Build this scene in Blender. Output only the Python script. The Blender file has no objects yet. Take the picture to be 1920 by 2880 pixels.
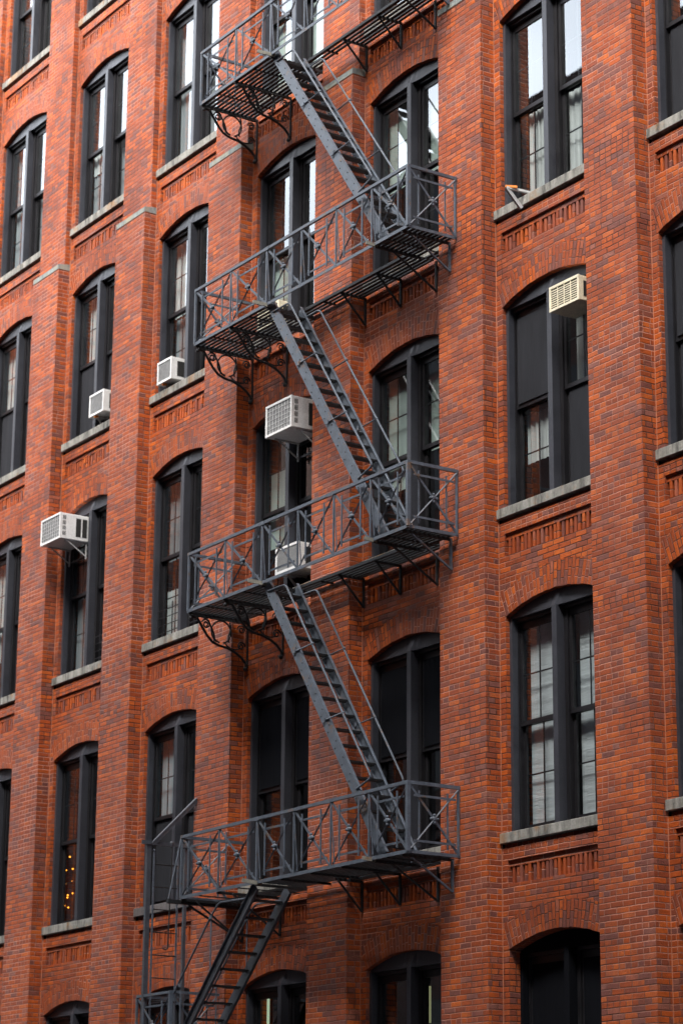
import bpy, bmesh, math, random
from mathutils import Vector, Matrix
random.seed(7)
R_ = math.radians
scene = bpy.context.scene
COL = scene.collection

# ------------------------------------------------------------------ materials
def new_mat(name):
    m = bpy.data.materials.new(name); m.use_nodes = True
    nt = m.node_tree
    for n in list(nt.nodes): nt.nodes.remove(n)
    out = nt.nodes.new('ShaderNodeOutputMaterial')
    return m, nt, out

class NB:
    """small helper to write node graphs as expressions"""
    def __init__(s, nt): s.nt = nt
    def n(s, t, **kw):
        x = s.nt.nodes.new(t)
        for k, v in kw.items(): setattr(x, k, v)
        return x
    def link(s, a, b): s.nt.links.new(a, b)
    def inp(s, node, idx, v):
        if isinstance(v, bpy.types.NodeSocket): s.link(v, node.inputs[idx])
        elif v is not None: node.inputs[idx].default_value = v
    def m(s, op, a, b=None, c=None, clamp=False):
        x = s.n('ShaderNodeMath', operation=op, use_clamp=clamp)
        s.inp(x, 0, a); s.inp(x, 1, b); s.inp(x, 2, c)
        return x.outputs[0]
    def comb(s, x, y, z=0.0):
        c = s.n('ShaderNodeCombineXYZ')
        s.inp(c, 0, x); s.inp(c, 1, y); s.inp(c, 2, z)
        return c.outputs[0]
    def noise(s, vec, scale, detail=3.0, rough=0.55, color=False):
        x = s.n('ShaderNodeTexNoise'); s.inp(x, 'Vector', vec)
        x.inputs['Scale'].default_value = scale; x.inputs['Detail'].default_value = detail
        x.inputs['Roughness'].default_value = rough
        return x.outputs['Color' if color else 'Fac']
    def ramp(s, fac, stops, interp='LINEAR'):
        x = s.n('ShaderNodeValToRGB'); x.color_ramp.interpolation = interp
        e = x.color_ramp.elements
        while len(e) < len(stops): e.new(0.5)
        for el, (p, c) in zip(e, stops):
            el.position = p; el.color = (c[0], c[1], c[2], 1)
        s.inp(x, 0, fac)
        return x.outputs[0]
    def mix(s, f, a, b, blend='MIX'):
        x = s.n('ShaderNodeMix', data_type='RGBA', blend_type=blend)
        s.inp(x, 0, f)
        for i, v in ((6, a), (7, b)):
            if isinstance(v, tuple): v = (v[0], v[1], v[2], 1)
            s.inp(x, i, v)
        return x.outputs[2]
    def mr(s, v, a, b, c=0.0, d=1.0):
        x = s.n('ShaderNodeMapRange'); s.inp(x, 0, v)
        for i, q in enumerate((a, b, c, d)): x.inputs[i + 1].default_value = q
        return x.outputs[0]
    def pos(s): return s.n('ShaderNodeNewGeometry').outputs['Position']
    def bsdf(s, out, color, rough=0.8, spec=0.4, normal=None, metal=0.0):
        b = s.n('ShaderNodeBsdfPrincipled')
        if isinstance(color, tuple): color = (color[0], color[1], color[2], 1)
        s.inp(b, 'Base Color', color); s.inp(b, 'Roughness', rough); s.inp(b, 'Specular IOR Level', spec)
        s.inp(b, 'Metallic', metal); s.inp(b, 'Normal', normal)
        s.link(b.outputs[0], out.inputs[0])
        return b
    def bump(s, h, dist, strength=1.0):
        b = s.n('ShaderNodeBump'); b.inputs['Distance'].default_value = dist
        b.inputs['Strength'].default_value = strength
        s.inp(b, 'Height', h)
        return b.outputs[0]

BH, BL = 0.0675, 0.213
def brick_material(name, ramp, mortar_a, mortar_b):
    m, nt, out = new_mat(name); g = NB(nt)
    uv = g.n('ShaderNodeUVMap'); uv.uv_map = 'UVMap'
    pos = g.pos()
    wob = g.noise(uv.outputs[0], 5.0, 3.0, color=True)
    sep = g.n('ShaderNodeSeparateXYZ'); g.link(uv.outputs[0], sep.inputs[0])
    sw = g.n('ShaderNodeSeparateColor'); g.link(wob, sw.inputs[0])
    u = g.m('ADD', sep.outputs[0], g.m('MULTIPLY', g.m('SUBTRACT', sw.outputs[0], 0.5), 0.016))
    v = g.m('ADD', sep.outputs[1], g.m('MULTIPLY', g.m('SUBTRACT', sw.outputs[1], 0.5), 0.014))
    vr = g.m('DIVIDE', v, BH)
    row = g.m('FLOOR', vr); rf = g.m('FRACT', vr)
    # every sixth course is headers
    six = g.m('FLOORED_MODULO', row, 6.0)
    hr = g.n('ShaderNodeTexWhiteNoise', noise_dimensions='1D'); g.inp(hr, 'W', g.m('ADD', row, 71.3))
    head = g.m('MAXIMUM', g.m('LESS_THAN', six, 0.5), g.m('LESS_THAN', hr.outputs[0], 0.22))
    L = g.m('SUBTRACT', BL, g.m('MULTIPLY', head, BL * 0.5))
    par = g.m('FLOORED_MODULO', row, 2.0)
    wr = g.n('ShaderNodeTexWhiteNoise', noise_dimensions='1D'); g.inp(wr, 'W', row)
    off = g.m('ADD', g.m('MULTIPLY', par, BL * 0.5), g.m('MULTIPLY', wr.outputs[0], 0.03))
    ur = g.m('DIVIDE', g.m('ADD', u, off), L)
    col = g.m('FLOOR', ur); cf = g.m('FRACT', ur)
    wn = g.n('ShaderNodeTexWhiteNoise', noise_dimensions='3D')
    g.link(g.comb(col, row, head), wn.inputs['Vector'])
    rnd = wn.outputs['Value']
    sc = g.n('ShaderNodeSeparateColor'); g.link(wn.outputs['Color'], sc.inputs[0])
    du = g.m('MULTIPLY', g.m('MINIMUM', cf, g.m('SUBTRACT', 1.0, cf)), L)
    dv = g.m('MULTIPLY', g.m('MINIMUM', rf, g.m('SUBTRACT', 1.0, rf)), BH)
    d = g.m('MINIMUM', du, dv)
    en = g.noise(uv.outputs[0], 38.0, 4.0, 0.65)
    d = g.m('ADD', d, g.m('MULTIPLY', g.m('SUBTRACT', en, 0.5), 0.011))
    body = g.mr(d, 0.0030, 0.0082)                       # 0 joint .. 1 brick
    bc = g.ramp(rnd, ramp, 'LINEAR')
    bc = g.mix(0.13, bc, (0.300, 0.062, 0.016))
    fine = g.noise(uv.outputs[0], 55.0, 6.0, 0.75)
    mot = g.noise(uv.outputs[0], 14.0, 4.0, 0.6)
    bc = g.mix(0.65, bc, g.ramp(fine, [(0.28, (0.45, 0.42, 0.42)), (0.72, (1.45, 1.4, 1.35))]), 'MULTIPLY')
    bc = g.mix(0.45, bc, g.ramp(mot, [(0.3, (0.62, 0.6, 0.62)), (0.7, (1.3, 1.3, 1.28))]), 'MULTIPLY')
    big = g.noise(pos, 0.55, 4.0, 0.6)
    bc = g.mix(0.75, bc, g.ramp(big, [(0.3, (0.66, 0.64, 0.70)), (0.5, (1.0, 1.0, 1.0)), (0.7, (1.28, 1.26, 1.2))]), 'MULTIPLY')
    # sooty purple patches and rain streaks
    sv = g.n('ShaderNodeVectorMath', operation='MULTIPLY'); g.link(pos, sv.inputs[0]); sv.inputs[1].default_value = (2.6, 2.6, 0.45)
    soot = g.mr(g.noise(sv.outputs[0], 1.0, 6.0, 0.68), 0.45, 0.68)
    bc = g.mix(g.m('MULTIPLY', soot, g.m('ADD', 0.25, g.m('MULTIPLY', sc.outputs[0], 0.6))), bc, (0.150, 0.048, 0.040))
    # repointed areas have pale joints, others have the shade of recessed joints painted dark
    rep = g.noise(g.n('ShaderNodeVectorMath', operation='ADD').outputs[0], 1.0)
    va = g.n('ShaderNodeVectorMath', operation='MULTIPLY'); g.link(pos, va.inputs[0]); va.inputs[1].default_value = (0.55, 0.55, 0.8)
    rep = g.noise(va.outputs[0], 0.9, 3.0, 0.6)
    mo = g.mix(g.mr(rep, 0.42, 0.6), mortar_a, mortar_b)
    mo = g.mix(0.6, mo, g.ramp(g.noise(uv.outputs[0], 24.0, 4.0), [(0.3, (0.4, 0.4, 0.4)), (0.7, (1.35, 1.3, 1.3))]), 'MULTIPLY')
    colr = g.mix(body, mo, bc)
    # a few chips of pale mortar / paint
    chip = g.m('GREATER_THAN', g.noise(uv.outputs[0], 9.0, 6.0, 0.8), 0.73)
    colr = g.mix(g.m('MULTIPLY', chip, 0.5), colr, (0.55, 0.33, 0.26))
    h = g.m('ADD', g.m('MULTIPLY', body, 1.0), g.m('MULTIPLY', fine, 0.45))
    h = g.m('ADD', h, g.m('MULTIPLY', sc.outputs[1], 0.35))
    h = g.m('ADD', h, g.m('MULTIPLY', g.mr(g.noise(uv.outputs[0], 17.0, 3.0), 0.62, 0.75), -0.5))
    g.bsdf(out, colr, g.mr(fine, 0.2, 0.8, 0.55, 0.75), 0.30, g.bump(h, 0.010, 0.95))
    return m

RAMP = [(0.0, (0.135, 0.056, 0.050)), (0.10, (0.170, 0.060, 0.046)), (0.17, (0.230, 0.050, 0.018)), (0.35, (0.290, 0.056, 0.011)),
        (0.55, (0.365, 0.070, 0.010)), (0.74, (0.430, 0.086, 0.011)), (0.88, (0.510, 0.115, 0.016)), (0.95, (0.280, 0.095, 0.062)), (1.0, (0.210, 0.096, 0.078))]
M_BRICK = brick_material('red_brick', RAMP, (0.075, 0.025, 0.014), (0.42, 0.185, 0.130))
M_OPP = brick_material('brown_brick', [(0, (0.03, 0.027, 0.026)), (0.5, (0.05, 0.042, 0.038)), (1, (0.07, 0.057, 0.05))], (0.05, 0.04, 0.035), (0.09, 0.08, 0.07))

def stone_material(name, base, stain=0.6, rust=0.0, tint=None):
    m, nt, out = new_mat(name); g = NB(nt); p = g.pos()
    st = g.n('ShaderNodeVectorMath', operation='MULTIPLY'); g.link(p, st.inputs[0]); st.inputs[1].default_value = (9.0, 9.0, 1.6)
    n1 = g.noise(st.outputs[0], 1.0, 6.0, 0.72)
    n2 = g.noise(p, 42.0, 5.0, 0.7)
    c = g.mix(stain, base, g.ramp(n1, [(0.34, (0.25, 0.25, 0.24)), (0.48, (0.85, 0.85, 0.83)), (0.70, (1.5, 1.49, 1.44))]), 'MULTIPLY')
    c = g.mix(0.5, c, g.ramp(n2, [(0.3, (0.6, 0.6, 0.6)), (0.7, (1.3, 1.3, 1.3))]), 'MULTIPLY')
    if rust:
        c = g.mix(g.m('MULTIPLY', g.mr(g.noise(p, 2.3, 4.0, 0.7), 0.56, 0.68), rust), c, (0.30, 0.15, 0.05))
    if tint:
        c = g.mix(g.mr(g.noise(p, 6.0, 3.0), 0.45, 0.65), c, tint)
    g.bsdf(out, c, 0.85, 0.3, g.bump(g.m('ADD', n2, n1), 0.006, 0.8))
    return m
M_JOINT = stone_material('pale_joint_mortar', (0.42, 0.17, 0.10), 0.5)
M_SILL = stone_material('sill_stone', (0.235, 0.235, 0.225), 1.0, 0.6)
M_CAP = stone_material('cap_stone', (0.23, 0.26, 0.265), 0.6, 0.0, (0.28, 0.26, 0.20))
M_SILL_DARK = stone_material('painted_sill', (0.13, 0.12, 0.125), 0.4)

def paint_material(name, base, rough=0.5, var=0.25, rust=0.0, spec=0.5, scale=9.0):
    m, nt, out = new_mat(name); g = NB(nt); p = g.pos()
    n1 = g.noise(p, scale, 5.0, 0.65)
    c = g.mix(var, base, g.ramp(n1, [(0.3, (0.3, 0.3, 0.3)), (0.7, (1.6, 1.6, 1.6))]), 'MULTIPLY')
    n2 = g.noise(p, 60.0, 3.0)
    c = g.mix(0.3, c, g.ramp(n2, [(0.35, (0.6, 0.6, 0.6)), (0.65, (1.35, 1.35, 1.35))]), 'MULTIPLY')
    if rust:
        c = g.mix(g.m('MULTIPLY', g.mr(g.noise(p, 5.0, 6.0, 0.75), 0.57, 0.66), rust), c, (0.15, 0.085, 0.04))
    g.bsdf(out, c, g.mr(n1, 0.2, 0.8, rough - 0.1, rough + 0.12), spec, g.bump(g.m('ADD', n1, n2), 0.0015, 0.7))
    return m
M_IRON = paint_material('grey_iron_paint', (0.070, 0.087, 0.114), 0.50, 0.5, 0.75)
M_IRON_DARK = paint_material('dark_iron_paint', (0.045, 0.052, 0.066), 0.5, 0.4, 0.3)
M_SLAT = paint_material('black_shaded_iron', (0.013, 0.014, 0.016), 0.5, 0.3, 0, 0.3)  # black of the gratings also holds the shade of their undersides
M_FRAME = paint_material('charcoal_frame_paint', (0.037, 0.040, 0.051), 0.38, 0.2, 0, 0.5, 5.0)
M_SASH = paint_material('black_sash_paint', (0.013, 0.013, 0.016), 0.4, 0.2, 0, 0.4, 5.0)
M_WHITE = paint_material('white_plastic', (0.72, 0.73, 0.74), 0.4, 0.12)
M_CREAM = paint_material('cream_plastic', (0.70, 0.65, 0.50), 0.45, 0.22)
M_GREY_PL = paint_material('grey_grille', (0.30, 0.31, 0.32), 0.5, 0.3)
M_GRID = paint_material('grey_grid', (0.46, 0.47, 0.48), 0.5, 0.2)
M_COIL = paint_material('coil_fins', (0.17, 0.175, 0.18), 0.5, 0.4)
M_DARKHOLE = paint_material('dark_vent', (0.012, 0.012, 0.012), 0.7, 0.2)
M_BOARD = paint_material('white_board', (0.74, 0.74, 0.74), 0.6, 0.15)
M_ORANGE = paint_material('orange_plastic', (0.65, 0.20, 0.02), 0.5, 0.2)
M_STEEL = paint_material('galvanised_steel', (0.42, 0.43, 0.44), 0.4, 0.2)
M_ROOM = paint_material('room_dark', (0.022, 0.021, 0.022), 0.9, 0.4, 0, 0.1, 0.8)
M_ASPHALT = paint_material('asphalt', (0.05, 0.05, 0.052), 0.9, 0.3, 0, 0.3, 0.7)
M_PAVE = paint_material('pavement_concrete', (0.15, 0.15, 0.15), 0.9, 0.25, 0, 0.3, 1.1)

def cloth_material(name, base, fold=30.0, horiz=False, var=0.6, spec=0.3):
    m, nt, out = new_mat(name); g = NB(nt); p = g.pos()
    s = g.n('ShaderNodeVectorMath', operation='MULTIPLY'); g.link(p, s.inputs[0])
    s.inputs[1].default_value = (1.2, 1.0, 9.0) if horiz else (fold, fold, 0.7)
    n1 = g.noise(s.outputs[0], 1.0, 3.0, 0.6)
    c = g.mix(var, base, g.ramp(n1, [(0.3, (0.55, 0.55, 0.55)), (0.7, (1.25, 1.25, 1.25))]), 'MULTIPLY')
    b = g.n('ShaderNodeBsdfPrincipled')
    g.inp(b, 'Base Color', c); b.inputs['Roughness'].default_value = 0.9; b.inputs['Specular IOR Level'].default_value = spec
    g.inp(b, 'Normal', g.bump(n1, 0.03, 0.8))
    g.link(b.outputs[0], out.inputs[0])
    return m
M_CURT = cloth_material('pale_curtain', (0.62, 0.64, 0.66))
M_CURT_GREY = cloth_material('grey_curtain_and_reflection', (0.30, 0.32, 0.35), 22.0)
M_SHADE = cloth_material('pale_roller_shade', (0.72, 0.76, 0.82), 6.0, True, 0.35)
M_SHADE_GREEN = cloth_material('grey_green_shade', (0.50, 0.60, 0.58), 3.0, False, 0.3)
M_SHADE_BLUE = cloth_material('grey_blue_shade', (0.48, 0.55, 0.62), 8.0, False, 0.5)
M_SCREEN = cloth_material('dark_screen_and_shadow', (0.006, 0.0068, 0.0095), 4.0, False, 0.3, 0.05)  # also blackens the bottom-right opening to hold its shade
M_SCREEN_GREY = cloth_material('grey_insect_screen', (0.022, 0.024, 0.030), 4.0, False, 0.5, 0.15)

def glass_material():
    m, nt, out = new_mat('window_glass'); g = NB(nt); p = g.pos()
    n = g.noise(p, 1.7, 2.0, 0.5)
    bmp = g.bump(n, 0.004, 0.12)
    gl = g.n('ShaderNodeBsdfGlossy'); gl.inputs['Roughness'].default_value = 0.012
    gl.inputs['Color'].default_value = (0.94, 0.98, 1.0, 1); g.inp(gl, 'Normal', bmp)
    tr = g.n('ShaderNodeBsdfTransparent'); tr.inputs[0].default_value = (0.80, 0.85, 0.85, 1)
    lw = g.n('ShaderNodeLayerWeight'); lw.inputs[0].default_value = 0.5      # same from both sides of the pane
    f = g.m('ADD', 0.10, g.m('MULTIPLY', g.m('POWER', lw.outputs['Facing'], 2.8), 0.90), clamp=True)
    mx = g.n('ShaderNodeMixShader'); g.inp(mx, 0, f); g.link(tr.outputs[0], mx.inputs[1]); g.link(gl.outputs[0], mx.inputs[2])
    g.link(mx.outputs[0], out.inputs[0])
    return m
M_GLASS = glass_material()
def emit_material(name, color, strength):
    m, nt, out = new_mat(name); g = NB(nt)
    e = g.n('ShaderNodeEmission'); e.inputs[0].default_value = (*color, 1); e.inputs[1].default_value = strength
    g.link(e.outputs[0], out.inputs[0]); return m
M_BULB = emit_material('warm_bulb_glow', (1.0, 0.32, 0.03), 1.3)
M_STRIP = emit_material('greenish_strip_glow', (0.75, 0.95, 0.65), 0.16)
M_REFLECTION = emit_material('yellow_reflection_glow', (0.85, 0.85, 0.45), 0.07)  # glow standing in for a reflection in the glass

# ------------------------------------------------------------------ mesh builder
class MB:
    def __init__(s): s.v = []; s.f = []; s.uv = []; s.mi = []
    def face(s, pts, uv=None, mi=0):
        pts = [Vector(p) for p in pts]
        if uv is None:
            n = (pts[1] - pts[0]).cross(pts[2] - pts[0])
            a = [abs(n.x), abs(n.y), abs(n.z)]; k = a.index(max(a))
            uv = [((p.y, p.z) if k == 0 else (p.x, p.z) if k == 1 else (p.x, p.y)) for p in pts]
        i = len(s.v); s.v += [tuple(p) for p in pts]; s.f.append(tuple(range(i, i + len(pts)))); s.uv.append(uv); s.mi.append(mi)
    def box(s, x0, x1, y0, y1, z0, z1, mi=0):
        P = lambda a, b, c: ((x0, x1)[a], (y0, y1)[b], (z0, z1)[c])
        for q in (((0,0,0),(1,0,0),(1,0,1),(0,0,1)), ((1,1,0),(0,1,0),(0,1,1),(1,1,1)), ((1,0,0),(1,1,0),(1,1,1),(1,0,1)),
                  ((0,1,0),(0,0,0),(0,0,1),(0,1,1)), ((0,0,1),(1,0,1),(1,1,1),(0,1,1)), ((0,1,0),(1,1,0),(1,0,0),(0,0,0))):
            s.face([P(*t) for t in q], None, mi)
    def bar(s, a, b, w, h, side=None, mi=0):
        """rectangular bar a->b; w along 'side' direction, h across"""
        a, b = Vector(a), Vector(b); d = (b - a).normalized()
        side = Vector(side) if side is not None else (Vector((0, 0, 1)) if abs(d.z) < 0.9 else Vector((0, 1, 0)))
        r = d.cross(side).normalized(); u = r.cross(d).normalized()
        c = [(-1, -1), (1, -1), (1, 1), (-1, 1)]
        A = [a + u * (w / 2 * i) + r * (h / 2 * j) for i, j in c]; B = [b + u * (w / 2 * i) + r * (h / 2 * j) for i, j in c]
        for k in range(4):
            l = (k + 1) % 4; s.face([A[k], A[l], B[l], B[k]], None, mi)
        s.face(A[::-1], None, mi); s.face(B, None, mi)
    def tube(s, pts, r, n=6, mi=0, taper=None):
        pts = [Vector(p) for p in pts]; rings = []
        for i, p in enumerate(pts):
            d = (pts[min(i + 1, len(pts) - 1)] - pts[max(i - 1, 0)]).normalized()
            ref = Vector((0, 0, 1)) if abs(d.z) < 0.9 else Vector((0, 1, 0))
            e = d.cross(ref).normalized(); f = e.cross(d).normalized()
            rr = r if taper is None else r * taper[i]
            rings.append([p + (e * math.cos(t) + f * math.sin(t)) * rr for t in [2 * math.pi * k / n for k in range(n)]])
        for i in range(len(pts) - 1):
            for k in range(n):
                l = (k + 1) % n; s.face([rings[i][k], rings[i][l], rings[i + 1][l], rings[i + 1][k]], None, mi)
        s.face(rings[0][::-1], None, mi); s.face(rings[-1], None, mi)
    def blob(s, c, r, sx=1, sy=1, sz=1, mi=0):
        c = Vector(c); N, Mh = 8, 5
        P = lambda i, j: c + Vector((sx * r * math.sin(math.pi * j / Mh) * math.cos(2 * math.pi * i / N), sy * r * math.sin(math.pi * j / Mh) * math.sin(2 * math.pi * i / N), sz * r * math.cos(math.pi * j / Mh)))
        for j in range(Mh):
            for i in range(N):
                q = [P(i, j), P(i, j + 1), P(i + 1, j + 1), P(i + 1, j)]
                if j == 0: q = [q[0], q[1], q[2]]
                elif j == Mh - 1: q = [q[0], q[1], q[3]]
                s.face(q, None, mi)
    def mesh(s, name, mats):
        me = bpy.data.meshes.new(name); me.from_pydata(s.v, [], s.f)
        ul = me.uv_layers.new(name='UVMap'); k = 0
        for uv in s.uv:
            for t in uv: ul.data[k].uv = t; k += 1
        if not isinstance(mats, (list, tuple)): mats = [mats]
        for m in mats: me.materials.append(m)
        me.polygons.foreach_set('material_index', s.mi); me.update()
        return me
    def weld(s, name, mats, bevel=0.0):
        me = s.mesh(name, mats); bm = bmesh.new(); bm.from_mesh(me)
        bmesh.ops.remove_doubles(bm, verts=bm.verts, dist=1e-5)
        if bevel:
            es = [e for e in bm.edges if e.is_manifold and e.calc_face_angle(0) > 0.6]
            bmesh.ops.bevel(bm, geom=es, offset=bevel, segments=2, affect='EDGES', profile=0.5)
        bm.to_mesh(me); bm.free(); return me

def link(name, me, parent=None, loc=(0, 0, 0)):
    o = bpy.data.objects.new(name, me); COL.objects.link(o); o.parent = parent; o.location = loc
    return o
def empty(name, loc=(0, 0, 0), parent=None):
    o = bpy.data.objects.new(name, None); COL.objects.link(o); o.location = loc; o.parent = parent; o.empty_display_size = 0.2
    return o
def tag(o, label=None, cat=None, group=None, kind=None):
    if label: o['label'] = label
    if cat: o['category'] = cat
    if group: o['group'] = group
    if kind: o['kind'] = kind
    return o

# ------------------------------------------------------------------ building grid
XI = {0: 0.0, -1: -3.014, -2: -6.024, -3: -9.043, -4: -12.033, -5: -15.036, -6: -18.057}
for k in (-7, -8, -9): XI[k] = XI[k + 1] - 3.01
for k in (1, 2, 3): XI[k] = XI[k - 1] + 3.01
PW = 0.945; WD = 0.216; BAY = 2.10
ZS = {-3: 29.86, -2: 25.90, -1: 21.94, 0: 17.992, 1: 14.131, 2: 10.148, 3: 6.131, 4: 2.11}
SPR = 2.765; RISE = 0.17; XA, XB = 0.128, 1.942; XC = 1.035
RAD = (0.907 ** 2 + RISE ** 2) / (2 * RISE); TH0 = math.asin(0.907 / RAD); ART = 0.33; NSEG = 27
REV = 0.45
CAPZ = 17.371
ZTOP, ZBOT = 29.2, -0.2
building = empty('brick_building')
tag(building, 'tall red brick warehouse building with arched windows between brick pilasters', 'building')

def wall_cell(mb, x0, zs, znext):
    """one bay of wall from a sill line to the next one, with its arched opening and its recessed dentil panel"""
    y = WD; Q = lambda x, z, yy=y: (x0 + x, yy, z)
    def quad(xa, xb, za, zb, yy=y): mb.face([Q(xa, za, yy), Q(xb, za, yy), Q(xb, zb, yy), Q(xa, zb, yy)])
    sp = zs + SPR; zp0 = znext - 0.485; zp1 = znext - 0.203
    quad(-0.02, XA, zs, sp); quad(XB, BAY, zs, sp)
    # jamb reveals
    mb.face([Q(XA, zs), Q(XA, zs, y + REV), Q(XA, sp, y + REV), Q(XA, sp)])
    mb.face([Q(XB, zs, y + REV), Q(XB, zs), Q(XB, sp), Q(XB, sp, y + REV)])
    cz = sp + RISE - RAD
    th = [-TH0 + 2 * TH0 * i / NSEG for i in range(NSEG + 1)]
    I = [(XC + r_ * math.sin(t), cz + r_ * math.cos(t)) for t in th for r_ in [RAD + random.uniform(-0.002, 0.008)]]
    E = [(XC + (RAD + ART) * math.sin(t), cz + (RAD + ART) * math.cos(t)) for t in th]
    Rm = RAD + ART * 0.45
    for i in range(NSEG):
        ua, ub = (th[i] + 7.0 + round(x0 * 3)) * Rm, (th[i + 1] + 7.0 + round(x0 * 3)) * Rm
        mb.face([Q(*I[i]), Q(*I[i + 1]), Q(*E[i + 1]), Q(*E[i])], [(0.11, ua), (0.11, ub), (0.11 + ART, ub), (0.11 + ART, ua)])
        mb.face([Q(*E[i]), Q(*E[i + 1]), Q(E[i + 1][0], zp0), Q(E[i][0], zp0)])
        mb.face([Q(*I[i + 1]), Q(*I[i]), Q(I[i][0], I[i][1], y + REV), Q(I[i + 1][0], I[i + 1][1], y + REV)],
                [(0.0, ub), (0.0, ua), (REV, ua), (REV, ub)])
    for sgn, xe, ie, ee in ((0, -0.02, I[0], E[0]), (1, BAY, I[-1], E[-1])):
        pts = [Q(xe, ie[1]), Q(*ie), Q(*ee), Q(xe, ee[1])]; pts2 = [Q(xe, ee[1]), Q(*ee), Q(ee[0], zp0), Q(xe, zp0)]
        if sgn: pts.reverse(); pts2.reverse()
        mb.face(pts); mb.face(pts2)
    # dentil panel
    pa, pb = 0.118, 1.952
    quad(-0.02, pa, zp0, zp1); quad(pb, BAY, zp0, zp1); quad(-0.02, BAY, zp1, znext - 0.058)
    quad(-0.02, BAY, znext - 0.058, znext + 0.02, y + 0.060); mb.face([Q(-0.02, znext - 0.058), Q(BAY, znext - 0.058), Q(BAY, znext - 0.058, y + 0.06), Q(-0.02, znext - 0.058, y + 0.06)])  # course under the sill set back, added to deepen the shadow there
    yb = y + 0.028; yd = y + 0.165; zb = zp1 - 0.075
    quad(pa, pb, zb, zp1, yb)
    mb.face([Q(pa, zp1), Q(pa, zp1, yb), Q(pb, zp1, yb), Q(pb, zp1)])
    mb.face([Q(pa, zb), Q(pa, zb, yb), Q(pa, zp1, yb), Q(pa, zp1)]); mb.face([Q(pb, zb, yb), Q(pb, zb), Q(pb, zp1), Q(pb, zp1, yb)])
    mb.face([Q(pa, zb, yb), Q(pa, zb, yd), Q(pb, zb, yd), Q(pb, zb, yb)])      # underside of the band
    quad(pa, pb, zp0, zb, yd)
    mb.face([Q(pa, zp0), Q(pb, zp0), Q(pb, zp0, yd), Q(pa, zp0, yd)])
    mb.face([Q(pa, zp0), Q(pa, zp0, yd), Q(pa, zb, yd), Q(pa, zb, y)]); mb.face([Q(pb, zp0, yd), Q(pb, zp0), Q(pb, zb), Q(pb, zb, yd)])
    k = 0; x = pa + 0.040
    while x + 0.052 < pb:
        jj = random.uniform(-0.006, 0.006); ta, tb = x + jj, x + jj + 0.046; yf = y + 0.024 + random.uniform(0, 0.014)
        u0 = 0.012 + BL * (37 * k + round(x0 * 7)); v0 = BH * (2 * k + 2 * round(zs)) + 0.008
        def TF(p): mb.face(p, [(u0 + (q[2] - zp0) * 0.85, v0 + (0.05 if q[0] > x0 + ta + 0.02 else 0.0) + 0.0) for q in p])
        TF([Q(ta, zp0, yf), Q(tb, zp0, yf), Q(tb, zb - 0.002, yf), Q(ta, zb - 0.002, yf)])
        mb.face([Q(tb, zp0, yf), Q(tb, zp0, yd), Q(tb, zb - 0.002, yd), Q(tb, zb - 0.002, yf)], [(u0, v0), (u0, v0 + 0.05), (u0 + 0.18, v0 + 0.05), (u0 + 0.18, v0)])
        mb.face([Q(ta, zp0, yd), Q(ta, zp0, yf), Q(ta, zb - 0.002, yf), Q(ta, zb - 0.002, yd)], [(u0, v0 + 0.05), (u0, v0), (u0 + 0.18, v0), (u0 + 0.18, v0 + 0.05)])
        x += 0.0802; k += 1

wall = MB()
BAYS = list(range(-8, 3)); LEVELS = list(range(-2, 5))
for b in BAYS:
    for l in LEVELS:
        wall_cell(wall, XI[b], ZS[l], ZS[l - 1])
    wall.face([(XI[b] - 0.02, WD, ZBOT), (XI[b] + BAY, WD, ZBOT), (XI[b] + BAY, WD, ZS[4]), (XI[b] - 0.02, WD, ZS[4])])
XL, XR_ = XI[-8] - PW, XI[2] + BAY
DEEP = 16.0
wall.face([(XR_, WD, ZBOT), (XR_, DEEP, ZBOT), (XR_, DEEP, ZS[-3]), (XR_, WD, ZS[-3])])
wall.face([(XL, DEEP, ZBOT), (XL, WD, ZBOT), (XL, WD, ZS[-3]), (XL, DEEP, ZS[-3])])
wall.face([(XR_, DEEP, ZBOT), (XL, DEEP, ZBOT), (XL, DEEP, ZS[-3]), (XR_, DEEP, ZS[-3])])
link('wall', wall.mesh('wall', M_BRICK), building)
roof = MB(); roof.box(XL - 0.15, XR_ + 0.15, -0.25, DEEP + 0.2, ZS[-3], ZS[-3] + 0.6)
link('roof_cornice', roof.mesh('roof_cornice', M_CAP), building)
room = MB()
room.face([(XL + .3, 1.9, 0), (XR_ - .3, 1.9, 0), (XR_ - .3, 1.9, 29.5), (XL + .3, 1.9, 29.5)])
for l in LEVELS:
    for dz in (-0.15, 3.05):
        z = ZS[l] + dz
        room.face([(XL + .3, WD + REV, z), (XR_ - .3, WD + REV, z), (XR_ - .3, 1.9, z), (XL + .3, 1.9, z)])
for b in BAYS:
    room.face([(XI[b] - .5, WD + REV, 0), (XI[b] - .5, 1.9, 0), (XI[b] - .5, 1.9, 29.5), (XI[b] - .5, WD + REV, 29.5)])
link('room_interior', room.mesh('room_interior', M_ROOM), building)

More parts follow.
